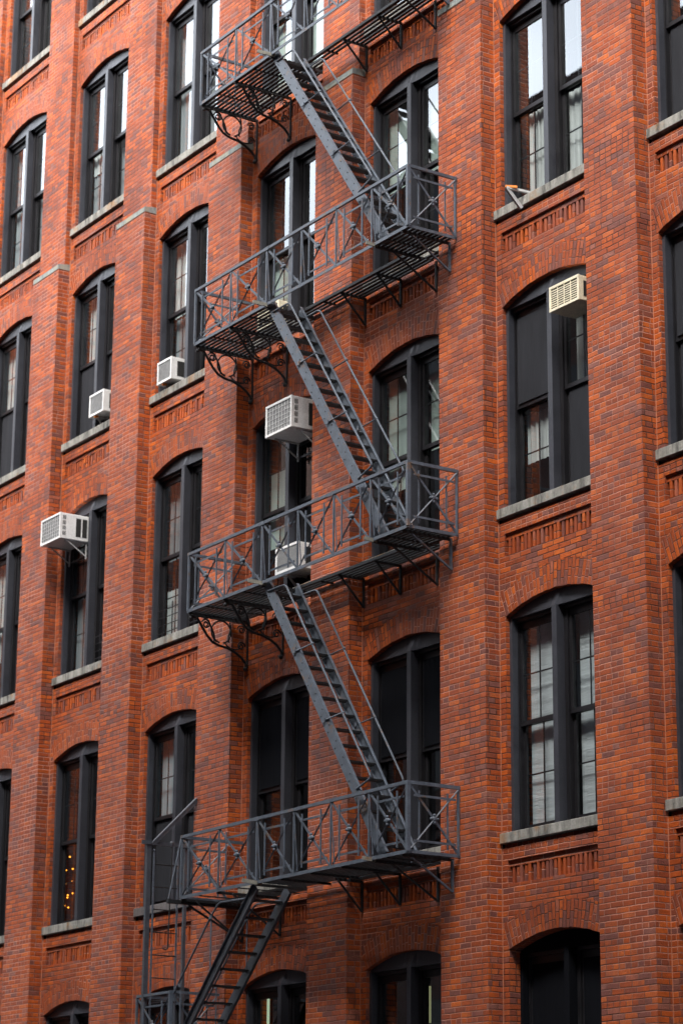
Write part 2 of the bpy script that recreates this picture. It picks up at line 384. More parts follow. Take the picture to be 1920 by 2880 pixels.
for b in list(range(-8, 3)):
    p = MB(); x1 = XI[b]; x0 = x1 - PW; uo = b * 1.37
    def side(y0, y1, z0, z1, x):
        # right return carries the course pattern round the corner
        if x == x1: p.face([(x, y0, z0), (x, y1, z0), (x, y1, z1), (x, y0, z1)], [(uo + PW + y0 + .05, z0), (uo + PW + y1 + .05, z0), (uo + PW + y1 + .05, z1), (uo + PW + y0 + .05, z1)])
        else: p.face([(x, y1, z0), (x, y0, z0), (x, y0, z1), (x, y1, z1)], [(uo - y1, z0), (uo - y0, z0), (uo - y0, z1), (uo - y1, z1)])
    def front(y, z0, z1):
        p.face([(x0, y, z0), (x1, y, z0), (x1, y, z1), (x0, y, z1)], [(uo, z0), (uo + PW, z0), (uo + PW, z1), (uo, z1)])
    front(0, ZBOT, CAPZ); side(0, WD, ZBOT, CAPZ, x1); side(0, WD, ZBOT, CAPZ, x0)
    front(0.110, CAPZ, ZS[-3]); side(0.110, WD, CAPZ, ZS[-3], x1); side(0.110, WD, CAPZ, ZS[-3], x0)
    p.box(x1 - 0.002, x1 + 0.009, WD - 0.006, WD + 0.01, ZBOT, ZS[-3] - .05, 1)
    po = link('pilaster', p.mesh('pilaster', [M_BRICK, M_JOINT]), building)
    c = MB()
    a, bb = x0 - 0.004, x1 + 0.004; yf = -0.006; zt = CAPZ + 0.112
    for q in (((a, yf, CAPZ), (bb, yf, CAPZ), (bb, yf, zt - .03), (a, yf, zt - .03)), ((bb, yf, CAPZ), (bb, WD, CAPZ), (bb, WD, zt), (bb, yf, zt - .03)),
              ((a, WD, CAPZ), (a, yf, CAPZ), (a, yf, zt - .03), (a, WD, zt)), ((a, yf, zt - .03), (bb, yf, zt - .03), (bb, WD, zt), (a, WD, zt)),
              ((a, WD, CAPZ), (bb, WD, CAPZ), (bb, yf, CAPZ), (a, yf, CAPZ))): c.face(q)
    link('stone_cap', c.weld('stone_cap', M_CAP), po)

# ------------------------------------------------------------------ windows (parts of the building)
def frame_mesh():
    m = MB(); zb, zt = 0.128, 2.735
    for a, b in ((XA + .001, 0.178), (1.892, XB - .001)):
        m.box(a, b, 0.270, 0.358, zb, zt)
    m.box(0.990, 1.080, 0.243, 0.358, zb - 0.004, zt)
    for a, b in ((XA + .002, 0.192), (0.926, 1.144), (1.878, XB - .002)):
        m.box(a, b, 0.360, 0.470, zb, zt - 0.002, 1)  # inner frame blackened, painting in the shade behind the jambs
    for a, b in ((0.192, 0.200), (0.918, 0.926), (1.144, 1.152), (1.870, 1.878)):
        m.box(a, b, 0.352, 0.368, zb, zt - 0.004, 1)        # blind stops
    for a, b in ((0.193, 0.925), (1.145, 1.877)):
        m.box(a, b, 0.310, 0.465, 0.118, 0.152)           # sub sill
        m.box(a, b, 0.330, 0.470, 2.690, zt - 0.003, 1)      # head
    return m.mesh('window', [M_FRAME, M_SASH])
def head_mesh():
    m = MB(); zb = 2.7352; N = 16; y0, y1 = 0.286, 0.345
    cz = SPR + RISE - RAD
    xs = [XA + (XB - XA) * i / N for i in range(N + 1)]
    zt = [cz + math.sqrt(max(RAD ** 2 - (x - XC) ** 2, 0)) - 0.003 for x in xs]
    def yy(x): return y0 - 0.035 * max(0.0, 1 - abs(x - XC) / 0.13)
    for i in range(N):
        a, b = xs[i], xs[i + 1]
        m.face([(a, yy(a) if False else y0 - 0.030 * max(0, 1 - abs(a - XC) / .15), zb), (b, y0 - 0.030 * max(0, 1 - abs(b - XC) / .15), zb), (b, y0, zt[i + 1]), (a, y0, zt[i])])
        m.face([(a, y1, zb), (b, y1, zb), (b, y0 - 0.030 * max(0, 1 - abs(b - XC) / .15), zb), (a, y0 - 0.030 * max(0, 1 - abs(a - XC) / .15), zb)])
        m.face([(b, y1, zb), (a, y1, zb), (a, y1, zt[i]), (b, y1, zt[i + 1])])
    return m.mesh('head_board', M_FRAME)
def sash_mesh(up, grid):
    """frame of one sash with its thin glazing bars, origin at the bottom left of the light"""
    m = MB(); w = 0.626
    z0, z1 = (0.0, 1.13) if up else (0.0, 1.20)
    y0, y1 = (0.0, 0.034)
    bot, top = (0.055, 0.09) if up else (0.062, 0.052)
    m.box(-0.048, 0.0, y0, y1, -bot, z1 + top); m.box(w, w + 0.048, y0, y1, -bot, z1 + top)
    m.box(0, w, y0 + .002, y1 - .002, -bot, 0); m.box(0, w, y0 + .002, y1 - .002, z1, z1 + top)
    if grid:
        m.box(w / 2 - .009, w / 2 + .009, y0 + 0.019, y0 + 0.030, 0, z1); m.box(0, w, y0 + 0.020, y0 + 0.029, z1 / 2 - .009, z1 / 2 + .009)
    return m.mesh('sash', M_SASH)
def pane_mesh(h):
    m = MB(); m.face([(0, 0.017, 0), (0.626, 0.017, 0), (0.626, 0.017, h), (0, 0.017, h)]); return m.mesh('pane', M_GLASS)
def sill_mesh(mat):
    m = MB(); x0, x1 = 0.004, 2.085
    y0, y1 = 0.179, 0.40; zt0, zt1 = 0.122, 0.150
    m.face([(x0, y0, 0), (x1, y0, 0), (x1, y0, zt0), (x0, y0, zt0)]); m.face([(x0, y0, zt0), (x1, y0, zt0), (x1, y1, zt1), (x0, y1, zt1)])
    m.face([(x0, y1, 0), (x1, y1, 0), (x1, y0, 0), (x0, y0, 0)]); m.face([(x0, y1, 0), (x0, y0, 0), (x0, y0, zt0), (x0, y1, zt1)]); m.face([(x1, y0, 0), (x1, y1, 0), (x1, y1, zt1), (x1, y0, zt0)])
    return m.weld('sill', mat, 0.006)
ME_FRAME, ME_HEAD = frame_mesh(), head_mesh()
ME_FRAME_D, ME_HEAD_D = ME_FRAME.copy(), ME_HEAD.copy()
for _m in (ME_FRAME_D, ME_HEAD_D): _m.materials[0] = M_SCREEN  # near-black copies paint the deep shade of the bottom-right opening
ME_SASH = {(u, g): sash_mesh(u, g) for u in (0, 1) for g in (0, 1)}
ME_PANE = {1: pane_mesh(1.13), 0: pane_mesh(1.20)}
ME_SILL = sill_mesh(M_SILL); ME_SILL2 = sill_mesh(M_SILL_DARK)

def shade_mesh(w, h, mat, wav=0.012, seed=0):
    m = MB(); N = 24; rr = random.Random(seed)
    ys = [wav * math.sin(i * 1.7 + seed) * rr.uniform(0.4, 1.0) for i in range(N + 1)]
    for i in range(N):
        a, b = w * i / N, w * (i + 1) / N
        m.face([(a, ys[i], 0), (b, ys[i + 1], 0), (b, ys[i + 1] * 1.2, h), (a, ys[i] * 1.2, h)])
    return m.mesh('curtain', mat)

# what hangs behind the glass, with some sheets added for grey reflections: (x from, x to, z from, z to, material), bay coordinates
LFT, RGT = (0.21, 0.90), (1.17, 1.90)
C_ = {
 (-1, 1): [(0.36, 0.90, 0.16, 1.42, M_CURT), (1.16, 1.90, 0.16, 1.42, M_CURT)],
 (-1, 2): [(0.25, 0.90, 1.44, 2.7, M_CURT_GREY), (0.22, 0.90, 0.72, 1.36, M_CURT), (1.19, 1.90, 1.30, 2.7, M_CURT)],
 (-1, 3): [(0.24, 0.92, 0.16, 2.72, M_SHADE), (1.17, 1.92, 0.16, 2.72, M_SHADE)],
 (-2, 1): [(0.20, 0.92, 1.43, 2.72, M_SHADE_GREEN), (1.16, 1.92, 1.43, 2.72, M_SHADE_GREEN)],
 (-2, 2): [(0.20, 0.92, 1.05, 2.72, M_SHADE_GREEN), (1.16, 1.92, 1.43, 2.72, M_SHADE_GREEN)],
 (-3, 2): [(0.20, 0.92, 0.95, 2.1, M_SHADE_GREEN)],
 (-3, 1): [(0.20, 0.92, 0.5, 1.40, M_SHADE_GREEN)],
 (-4, 1): [(0.20, 0.80, 1.43, 2.72, M_CURT), (0.20, 0.92, 0.5, 1.4, M_CURT_GREY)],
 (-4, 2): [(0.20, 0.92, 0.16, 0.95, M_CURT), (0.20, 0.92, 1.43, 2.72, M_CURT_GREY)],
 (-4, 3): [(0.20, 0.92, 1.40, 2.72, M_SHADE_BLUE), (1.16, 1.92, 1.20, 2.72, M_SHADE_BLUE)],
 (-5, 1): [(0.30, 0.92, 1.43, 2.72, M_CURT)],
 (-5, 2): [(0.20, 0.92, 0.16, 2.72, M_CURT_GREY)],
 (-5, 0): [(0.20, 0.92, 1.1, 1.5, M_CURT), (0.20, 0.92, 0.16, 1.08, M_CURT_GREY), (1.16, 1.92, 0.16, 1.3, M_CURT_GREY), (0.20, 0.60, 1.52, 2.72, M_CURT_GREY)],  # grey sheets on this storey imitate the reflection off the screens
 (-4, 0): [(0.20, 0.92, 0.16, 2.72, M_CURT_GREY), (1.16, 1.92, 0.16, 1.42, M_CURT_GREY)],
 (-6, 0): [(0.20, 0.92, 0.16, 2.72, M_CURT_GREY), (1.16, 1.92, 0.16, 1.42, M_CURT_GREY)],
 (-3, 0): [(0.20, 0.92, 0.16, 1.42, M_SHADE_GREEN), (1.16, 1.92, 0.16, 1.42, M_SHADE_GREEN)],
 (-6, 1): [(0.20, 0.92, 1.43, 2.72, M_CURT), (1.16, 1.92, 1.43, 2.72, M_CURT)],
 (-6, 2): [(0.20, 0.92, 0.9, 2.72, M_CURT), (1.16, 1.92, 0.9, 2.72, M_CURT)],
 (-7, 1): [(0.20, 1.92, 1.0, 2.72, M_CURT)],
}
SCREENS_SHADOW = {(-1, 4): (0, 1, 2, 3), (-1, 2): (1, 2), (-4, 3): (0, 1), (-3, 3): (2, 3), (-2, 3): (2, 3), (-4, 1): (), (-5, 1): (0, 1), (-6, 1): (0, 1), (0, 1): (0, 1), (0, 2): (0, 1, 2, 3), (0, 3): (0, 1, 2, 3)}   # sashes with insect screens, or dark sheets painting the shade of the bottom-right opening: 0 left lower, 1 right lower, 2 left upper, 3 right upper
NOGRID = {(-3, 3), (-2, 3), (-4, 0), (-3, 0)}
def window(b, l):
    x0, zs = XI[b], ZS[l]
    dy = 0.10 if (b, l) == (-1, 4) else 0.0
    w = link('window', ME_FRAME_D if dy else ME_FRAME, building, (x0, dy, zs))
    link('head_board', ME_HEAD_D if dy else ME_HEAD, w)
    if not dy: link('sill', ME_SILL2 if (b, l) == (-4, 3) else ME_SILL, w)
    grid = 0 if (b, l) in NOGRID else 1
    for k, gx in enumerate((0.243, 1.202)):
        for up in (0, 1):
            idx = k + 2 * up
            sy, sz = (0.375, 1.470) if up else (0.418, 0.215)
            s = link('sash', ME_SASH[(up, grid)], w, (gx, sy, sz))
            link('pane', ME_PANE[up], w, (gx, sy, sz))
            if idx in SCREENS_SHADOW.get((b, l), ()):
                m = MB(); m.box(0, 0.626, 0.002, 0.006, 0, 1.13 if up else 1.20)
                link('screen_and_shadow_sheet', m.mesh('screen_and_shadow_sheet', M_SCREEN if (b, l) in ((-3, 3), (-2, 3), (-1, 4)) else M_SCREEN_GREY), w, (gx, sy - 0.02 + 0.004, sz))
    for j, (a, bb, za, zb, mat) in enumerate(C_.get((b, l), [])):
        link('curtain', shade_mesh(bb - a, zb - za, mat, 0.003 if mat in (M_SHADE, M_SHADE_GREEN, M_SHADE_BLUE) else 0.014, b * 7 + l * 3 + j), w, (a, 0.50 + 0.02 * j, za))
    return w
WIN = {}
for b in range(-7, 2):
    for l in range(-1, 5):
        if (b, l) in ((-7, 3), (-7, 4), (-4, -1), (-3, -1), (-2, -1), (-1, -1), (0, -1), (1, -1), (-1, 0), (0, 0), (1, 0), (1, 1), (1, 2), (1, 3), (1, 4)): continue
        WIN[(b, l)] = window(b, l)

def guard(b, l, xa, xb):
    m = MB(); w = WIN[(b, l)]
    for i in range(4): m.tube([(xa, 0.335, 0.25 + 0.12 * i), (xb, 0.335, 0.25 + 0.12 * i)], 0.007)
    for x in (xa + .04, xb - .25): m.tube([(x, 0.328, 0.17), (x, 0.328, 0.70)], 0.009)
    link('window_guard', m.mesh('window_guard', M_SASH), w)
guard(-4, 2, 0.20, 0.92); guard(-5, 2, 1.15, 1.87); guard(-4, 2, 1.15, 1.87)

# ------------------------------------------------------------------ fire escape
FZ = {0: 17.850, 1: 14.035, 2: 10.050, 3: 6.035}
FY = -0.765
PX = [-8.970, -7.975, -6.995, -6.100, -5.240, -4.390, -3.560]
RT, RM1, RM0 = 0.815, 0.672, 0.128
fire = empty('fire_escape', (-6.2, 0, 6.0))
tag(fire, 'grey and black iron fire escape with railed landings and steep stairs zigzagging down the wall', 'fire escape')
def fl(name, me, parent): 
    o = link(name, me, parent)
    if parent is fire: o.location = -fire.location
    return o
def rosette(m, c, ax):
    c = Vector(c); o = Vector((0, -0.012, 0)) if ax == 'x' else Vector((0.012, 0, 0))
    m.blob(c + o, 0.036, *((1, .6, 1) if ax == 'x' else (.6, 1, 1)))
    for t in range(4):
        a = math.pi / 2 * t
        d = Vector((math.cos(a), 0, math.sin(a))) if ax == 'x' else Vector((0, math.cos(a), math.sin(a)))
        m.blob(c + o + d * 0.046, 0.020)
    m.bar(c + o - Vector((0, 0, 0.06)), c + o + Vector((0, 0, 0.06)), 0.012, 0.012)
def panel(m, A, B, z, ax, va=0.21):
    """one railing bay between two posts: cross of flat bars, two inner verticals, short mid rails and a cast rosette"""
    A, B = Vector(A), Vector(B); L = (B - A).length; d = (B - A).normalized(); sd = Vector((0, 1, 0)) if ax == 'x' else Vector((1, 0, 0))
    P = lambda s, h, o=0.0: A + d * s + Vector((0, 0, z + h)) + sd * o
    m.bar(P(0.03, RT - 0.02), P(L - 0.03, 0.03), 0.030, 0.009, d.cross(Vector((0, 0, 1))).cross(P(L - .03, .03) - P(.03, RT - .02)))
    m.tube([P(0.03, 0.03, 0.012), P(L - 0.03, RT - 0.02, 0.012)], 0.0115, 5)
    for s in (va, L - va):
        m.bar(P(s, 0.06, -0.012), P(s, RT - 0.07, -0.012), 0.017, 0.017, sd)
    for h in (RM1, RM0):
        m.bar(P(va - 0.10, h, 0.02), P(L - va + 0.10, h, 0.02), 0.027, 0.009, (0, 0, 1))
    rosette(m, P(L / 2, RT / 2 + 0.005), ax)
def railing(z):
    m = MB()
    m.bar((PX[0] - 0.02, FY, z + RT + 0.012), (PX[-1] + 0.02, FY, z + RT + 0.012), 0.041, 0.034)
    m.bar((PX[0] - 0.02, FY, z - 0.002), (PX[-1] + 0.02, FY, z - 0.002), 0.044, 0.012); m.bar((PX[0] - 0.02, FY + 0.02, z + 0.016), (PX[-1] + 0.02, FY + 0.02, z + 0.016), 0.008, 0.036)
    for i, x in enumerate(PX):
        w = 0.046 if i == len(PX) - 1 else (0.028 if i in (0, 2) else 0.020)
        m.bar((x, FY, z), (x, FY, z + RT), w, w, (1, 0, 0))
        if 0 < i < len(PX) - 1:                       # the two slim slanting stays beside each post
            m.tube([(x + 0.10, FY - 0.008, z + 0.03), (x + 0.015, FY - 0.008, z + RT - 0.02)], 0.008, 5)
    for i in range(len(PX) - 1): panel(m, (PX[i], FY, 0), (PX[i + 1], FY, 0), z, 'x')
    for x, ye in ((PX[0], WD - 0.01), (PX[-1], -0.006)):
        m.bar((x, FY, z + RT + 0.012), (x, ye, z + RT + 0.012), 0.041, 0.034); m.bar((x, FY, z - 0.002), (x, ye, z - 0.002), 0.040, 0.012)
        if ye < 0.1: m.bar((x, ye - 0.02, z), (x, ye - 0.02, z + RT), 0.03, 0.02, (1, 0, 0))
        panel(m, (x, FY, 0), (x, min(ye, 0.0), 0), z, 'y', 0.17)
    # bolted splice plates
    for x in (PX[2], PX[4] - .05): m.box(x - 0.06, x + 0.06, FY - 0.022, FY - 0.004, z + RT - 0.018, z + RT + 0.034)
    return m.mesh('railing', M_IRON)
def platform(z, last):
    m = MB(); sw, sh = 0.045, 0.012
    XS1, XS2 = -7.0, -4.335
    n = 13
    for i in range(n):
        y = FY + 0.045 + i * (0.93 / n)
        a, b = (PX[0] + 0.01, XS1)
        if last and y < -0.02: m.box(XS1 + .02, XS2 - .012, y - sw / 2, y + sw / 2, z - 0.012, z + sh - 0.012)
        if not last or y > -0.20: m.box(a, b, y - sw / 2, y + sw / 2, z - 0.012, z + sh - 0.012)
        if y < -0.02: m.box(XS2, PX[-1] - 0.005, y - sw / 2, y + sw / 2, z - 0.012, z + sh - 0.012)
        elif y > 0.02: m.box(XS2, XI[-1] - PW - 0.005, y - sw / 2, y + sw / 2, z - 0.012, z + sh - 0.012)
    for y in (() if last else (-0.175, -0.105, -0.035)):
        m.box(XS1, XS2, y - sw / 2, y + sw / 2, z - 0.012, z + sh - 0.012)
    for y in (0.035, 0.105, 0.170):
        m.box(XI[-2] + 0.01, XS2, y - sw / 2, y + sw / 2, z - 0.012, z + sh - 0.012)
    # cross bearers
    for x in (PX[0] + 0.02, -8.0, XS1 - 0.01): m.bar((x, FY, z - 0.032), (x, WD - .005, z - 0.032), 0.036, 0.022)
    for x in (-8.5, -7.5): m.bar((x, FY + .02, z - 0.022), (x, WD - .005, z - 0.022), 0.014, 0.020)
    for x in (XS2 + 0.012, -3.70): m.bar((x, FY, z - 0.032), (x, -0.004, z - 0.032), 0.036, 0.022)
    m.bar((-4.05, FY + .02, z - 0.022), (-4.05, WD - .005, z - 0.022), 0.014, 0.02)
    for x in (-5.12, -5.98): m.bar((x, -0.20, z - 0.030), (x, WD - .005, z - 0.030), 0.032, 0.022)
    m.bar((-6.4, -0.20, z - 0.028), (-6.4, -0.004, z - 0.028), 0.024, 0.02)
    if not last: m.bar((XS1, -0.21, z), (XS2, -0.21, z), 0.040, 0.012)
    else:
        for x in (-6.4, -5.7, -5.0): m.bar((x, FY, z - 0.030), (x, -0.004, z - 0.030), 0.03, 0.02)
    return m.mesh('platform', M_SLAT)
def arc(c, r, a0, a1, n, x, k=1.0):
    return [(x, c[0] + r * (k ** i) * math.cos(a0 + (a1 - a0) * i / n), c[1] + r * (k ** i) * math.sin(a0 + (a1 - a0) * i / n)) for i in range(n + 1)]
def scroll_bracket(x, z):
    """wrought scroll bracket under the landing: sweeping lower bar, wall bar, S scrolls and spirals"""
    m = MB(); yw = WD - 0.014
    m.bar((x, yw, z - 0.03), (x, yw, z - 0.70), 0.020, 0.026, (1, 0, 0))
    ctrl = [(-0.735, -0.075), (-0.63, -0.085), (-0.55, -0.20), (-0.47, -0.31), (-0.38, -0.395), (-0.27, -0.435), (-0.13, -0.455), (0.0, -0.50), (0.10, -0.56), (0.17, -0.63), (0.19, -0.70)]
    pts = []
    for i in range(len(ctrl) - 1):
        for t in (0, 0.33, 0.66):
            pts.append((x, ctrl[i][0] * (1 - t) + ctrl[i + 1][0] * t, z + ctrl[i][1] * (1 - t) + ctrl[i + 1][1] * t))
    pts.append((x, ctrl[-1][0], z + ctrl[-1][1])); m.tube(pts, 0.019, 6)
    m.tube([(x, FY + .02, z - 0.06), (x, yw, z - 0.06)], 0.012, 6)
    m.blob((x, -0.735, z - 0.10), 0.028); m.blob((x, 0.17, z - 0.72), 0.032); m.blob((x, 0.185, z - 0.655), 0.026)
    # outer small spiral
    m.tube(arc((-0.485, z - 0.155), 0.075, math.pi * 0.9, -math.pi * 2.4, 26, x, 0.955), 0.013, 5)
    # big C and S scrolls
    m.tube([(x, -0.53, z - 0.07)] + [(x, -0.40 + 0.055 * math.sin(t), z - 0.10 - 0.30 * i / 12) for i, t in enumerate([math.pi * (k / 12 - .3) for k in range(13)])], 0.014, 5)
    m.tube(arc((-0.235, z - 0.235), 0.160, math.pi * 1.45, -math.pi * 0.42, 22, x), 0.014, 5)
    m.tube([(x, -0.10 + 0.02 * math.sin(k), z - 0.08 - 0.05 * k) for k in range(7)], 0.013, 5)
    m.tube(arc((0.10, z - 0.16), 0.072, math.pi, -math.pi * 2.3, 26, x, 0.95), 0.012, 5)
    m.tube(arc((0.095, z - 0.40), 0.070, 0, math.pi * 3.2, 26, x, 0.95), 0.012, 5)
    m.tube(arc((-0.02, z - 0.27), 0.19, -math.pi * 0.35, -math.pi * 0.8, 12, x), 0.011, 5)
    return m.mesh('scroll_bracket', M_SLAT)
def strut_bracket(x, z, yw, yf, drop):
    m = MB()
    m.bar((x, yw - 0.016, z - 0.03), (x, yw - 0.016, z - drop), 0.034, 0.024, (1, 0, 0))
    m.bar((x, yf, z - 0.04), (x, yw - 0.02, z - drop + 0.01), 0.022, 0.022)
    return m.mesh('strut_bracket', M_SLAT if yw > 0.1 else M_IRON)
for k, z in FZ.items():
    bal = empty('balcony', (0, 0, 0), fire); bal.location = -fire.location
    if k == 3: bal['label'] = 'lowest landing, with a stair hanging below it'
    fl('platform', platform(z, k == 3), bal); fl('railing', railing(z), bal)
    if k < 3:
        for x in (-8.935, -7.985): fl('scroll_bracket', scroll_bracket(x, z), bal)
    else:
        for x in (-8.93, -7.95): fl('strut_bracket', strut_bracket(x, z, WD, -0.55, 0.55), bal)
    fl('strut_bracket', strut_bracket(-3.70, z, 0.0, -0.62, 0.42), bal)
    for x in (-5.12, -5.975): fl('strut_bracket', strut_bracket(x, z, WD, -0.17, 0.42), bal)
    fl('strut_bracket', strut_bracket(-4.30, z, WD, -0.50, 0.46), bal)
    mr_ = bpy.data.materials.get('rusty_iron') or paint_material('rusty_iron', (0.17, 0.165, 0.14), 0.7, 0.5, 0.9)
    pl = MB(); pl.bar((-7.03, FY - 0.20, z + 0.01), (-6.96, FY + 0.06, z - 0.02), 0.05, 0.02); fl('bearer_end', pl.mesh('bearer_end', mr_), bal)
    pl = MB(); pl.bar((-4.33, FY - 0.13, z - 0.005), (-4.32, FY + 0.05, z - 0.02), 0.045, 0.02); fl('bearer_end', pl.mesh('bearer_end', mr_), bal)

def tread_mesh(y0, y1):
    m = MB()
    for dx in (-0.045, 0.0, 0.045): m.box(dx - 0.013, dx + 0.013, y0, y1, -0.012, 0.012)
    for y in (y0 + 0.03, y1 - 0.03): m.box(-0.055, 0.055, y - 0.006, y + 0.006, -0.028, -0.0125)
    return m.mesh('tread', M_SLAT)
ME_TREAD = tread_mesh(-0.690, -0.235)
def stair(zt, zb, xt, xb, treads, sgn, mat=None, flip=1):
    """stringers as one mesh; treads, handrails and rivets are its pieces"""
    st = MB(); d = Vector((xb - xt, 0, zb - zt)).normalized(); nrm = Vector((d.z, 0, -d.x)) if sgn > 0 else Vector((-d.z, 0, d.x))
    for y, o in ((-0.700, -1), (-0.222, 1)):
        st.bar((xt, y, zt), (xb, y, zb), 0.150, 0.010, nrm)
        for s in (-0.071, 0.071):
            st.bar(Vector((xt, y - o * flip * 0.018, zt)) + nrm * s, Vector((xb, y - o * flip * 0.018, zb)) + nrm * s, 0.008, 0.034, nrm)
    root = link('stair', st.mesh('stair', mat or M_IRON), fire); root.location = -fire.location
    rv = MB()
    for i in range(treads):
        t = (i + 0.75) / (treads + 0.35)
        x, z = xt + (xb - xt) * t, zt + (zb - zt) * t
        link('tread', ME_TREAD, root, (x, 0, z))
        for s in (-0.045, 0.045):
            c = Vector((x, -0.708, z)) + d * s * 0.7 + nrm * s * 0.8; rv.blob(c, 0.0095, 1, 0.7, 1)
    fl('rivets', rv.mesh('rivets', M_SLAT), root)
    return root
def handrail(pts, stubs, root):
    m = MB(); P = [Vector(p) for p in pts]; out = [P[0]]
    for i in range(1, len(P) - 1):                     # round the corners
        a = (P[i - 1] - P[i]).normalized() * 0.07; b = (P[i + 1] - P[i]).normalized() * 0.07
        for t in (0, 0.25, 0.5, 0.75, 1): out.append(P[i] + a * (1 - t) ** 2 + b * t ** 2)
    out.append(P[-1]); m.tube(out, 0.0135, 7)
    for a, b in stubs:
        m.tube([a, b], 0.010, 6); m.blob(b, 0.020); m.bar(Vector(a) + Vector((-0.03, -0.012, 0)), Vector(a) + Vector((0.03, -0.012, 0.0)), 0.05, 0.016)
    fl('handrail', m.mesh('handrail', M_IRON), root)
for k in (0, 1, 2):
    zt, zb = FZ[k], FZ[k + 1]; xt, xb = -6.985, -4.165
    root = stair(zt + 0.01, zb + 0.02, xt, xb, 17, 1)
    X = lambda z: xt + (xb - xt) * (zt - z) / (zt - zb)
    for y in (-0.712, -0.222):
        ze = zb + 0.96
        stubs = [((X(zt - q) - 0.0, y, zt - q), (X(zt - q) + 0.43, y, zt - q + 0.03)) for q in (1.09, 2.12)]
        pts = [(X(zt - 0.13) - 0.02, y, zt - 0.13), (X(zt - 0.13) + 0.42, y, zt - 0.125), (X(ze) + 0.42, y, ze + 0.05), (X(ze - 0.05) + 0.05, y, ze - 0.05)]
        handrail(pts, stubs, root)
# hanging stair below the lowest landing runs the other way
root = stair(5.985, 3.25, -7.10, -9.85, 13, -1, M_IRON_DARK, -1)
for y, dx in ((-0.712, 0.0), (-0.222, 0.12)):
    pts = [(-7.36 + dx, y, 5.86), (-8.03 + dx, y, 5.875), (-8.226 + dx, y, 5.72), (-10.0 + dx, y, 3.95), (-10.0 + dx + .2, y, 3.4)]
    handrail(pts, [((-8.226 + dx, y, 5.70), (-8.226 + dx, y, 5.00)), ((-9.0 + dx, y, 4.86), (-9.0 + dx, y, 4.2))], root)

# gallows bracket and drop ladder at the left end of the lowest landing
lad = MB(); gx = -9.93
lad.bar((gx, -0.752, 6.87), (gx, -0.752, 3.4), 0.070, 0.050, (0, 1, 0)); lad.bar((gx, -0.155, 6.87), (gx, -0.155, 3.4), 0.045, 0.045, (0, 1, 0))
lroot = link('drop_ladder', lad.mesh('drop_ladder', M_IRON_DARK), fire); lroot.location = -fire.location
s2 = MB()
for y in (-0.672, -0.286): s2.bar((gx + 0.02, y, 6.82), (gx + 0.02, y, 3.5), 0.026, 0.014, (0, 1, 0)); s2.blob((gx + 0.02, y, 6.80), 0.02)
fl('ladder_stile', s2.mesh('ladder_stile', M_IRON), lroot)
rg = MB(); rg.tube([(gx + 0.02, -0.672, 0), (gx + 0.02, -0.286, 0)], 0.009, 6); me_rg = rg.mesh('rung', M_SLAT)
for i in range(10): link('rung', me_rg, lroot, (0, 0, 6.606 - 0.3145 * i))
gb = MB()
gb.bar((gx, -0.863, 6.905), (gx, 0.0, 6.905), 0.055, 0.012, (0, 0, 1)); gb.bar((gx + .022, -0.863, 6.880), (gx + .022, 0.0, 6.880), 0.012, 0.050, (0, 0, 1))
gb.bar((gx, -0.70, 6.90), (gx, -0.006, 7.60), 0.080, 0.010, (1, 0, 0)); gb.bar((gx + 0.03, -0.70, 6.88), (gx + 0.03, -0.006, 7.57), 0.012, 0.06, (1, 0, 0))
gb.blob((gx + 0.02, -0.391, 6.915), 0.038, 0.6, 1, 1)
fl('gallows_bracket', gb.mesh('gallows_bracket', M_IRON_DARK), lroot)
hk = MB(); hk.tube([(gx + .03, -0.391, 6.88), (gx + .03, -0.405, 6.2), (gx + .03, -0.42, 5.45)], 0.010, 6)
hk.tube([(gx + .03, -0.42, 5.45), (gx + .03, -0.46, 5.43), (gx + .03, -0.50, 5.44)], 0.010, 6)
fl('pull_rod', hk.mesh('pull_rod', M_SLAT), lroot)
og = MB()
og.bar((-9.0, -0.955, 5.975), (-9.0, WD, 5.975), 0.055, 0.06); og.bar((-9.0, -0.62, 5.94), (-9.0, WD - .02, 5.55), 0.026, 0.026)
fl('outrigger', og.mesh('outrigger', M_SLAT), lroot)
rd = MB(); rd.tube([(-8.975, FY - .01, 6.84), (-8.99, -0.94, 6.01)], 0.011, 6); fl('gate_rod', rd.mesh('gate_rod', M_IRON), lroot)
# small lower landing under the ladder
z = 3.955; lb = MB(); a, b = -10.11, -9.175
lb.bar((a, FY, 4.783), (b, FY, 4.783), 0.036, 0.03); lb.bar((b, FY, 4.783), (b, -0.006, 4.783), 0.036, 0.03); lb.bar((a, FY, 4.783), (a, -0.006, 4.783), 0.036, 0.03)
for x, w in ((a, 0.03), (b, 0.048)): lb.bar((x, FY, z), (x, FY, 4.77), w, w, (1, 0, 0))
lb.bar((a, FY, z), (b, FY, z), 0.04, 0.012); lb.bar((b, FY, z), (b, -0.006, z), 0.04, 0.012)
panel(lb, (a, FY, 0), (b, FY, 0), z, 'x'); panel(lb, (b, FY, 0), (b, -0.02, 0), z, 'y', 0.17)
bal = empty('balcony', (0, 0, 0), fire); bal.location = -fire.location; bal['label'] = 'small lower landing under the drop ladder'
fl('railing', lb.mesh('railing', M_IRON), bal)
lp = MB()
for i in range(10):
    y = FY + .04 + i * .073; lp.box(a, b, y - .015, y + .015, z - .012, z + .01)
fl('platform', lp.mesh('platform', M_SLAT), bal)

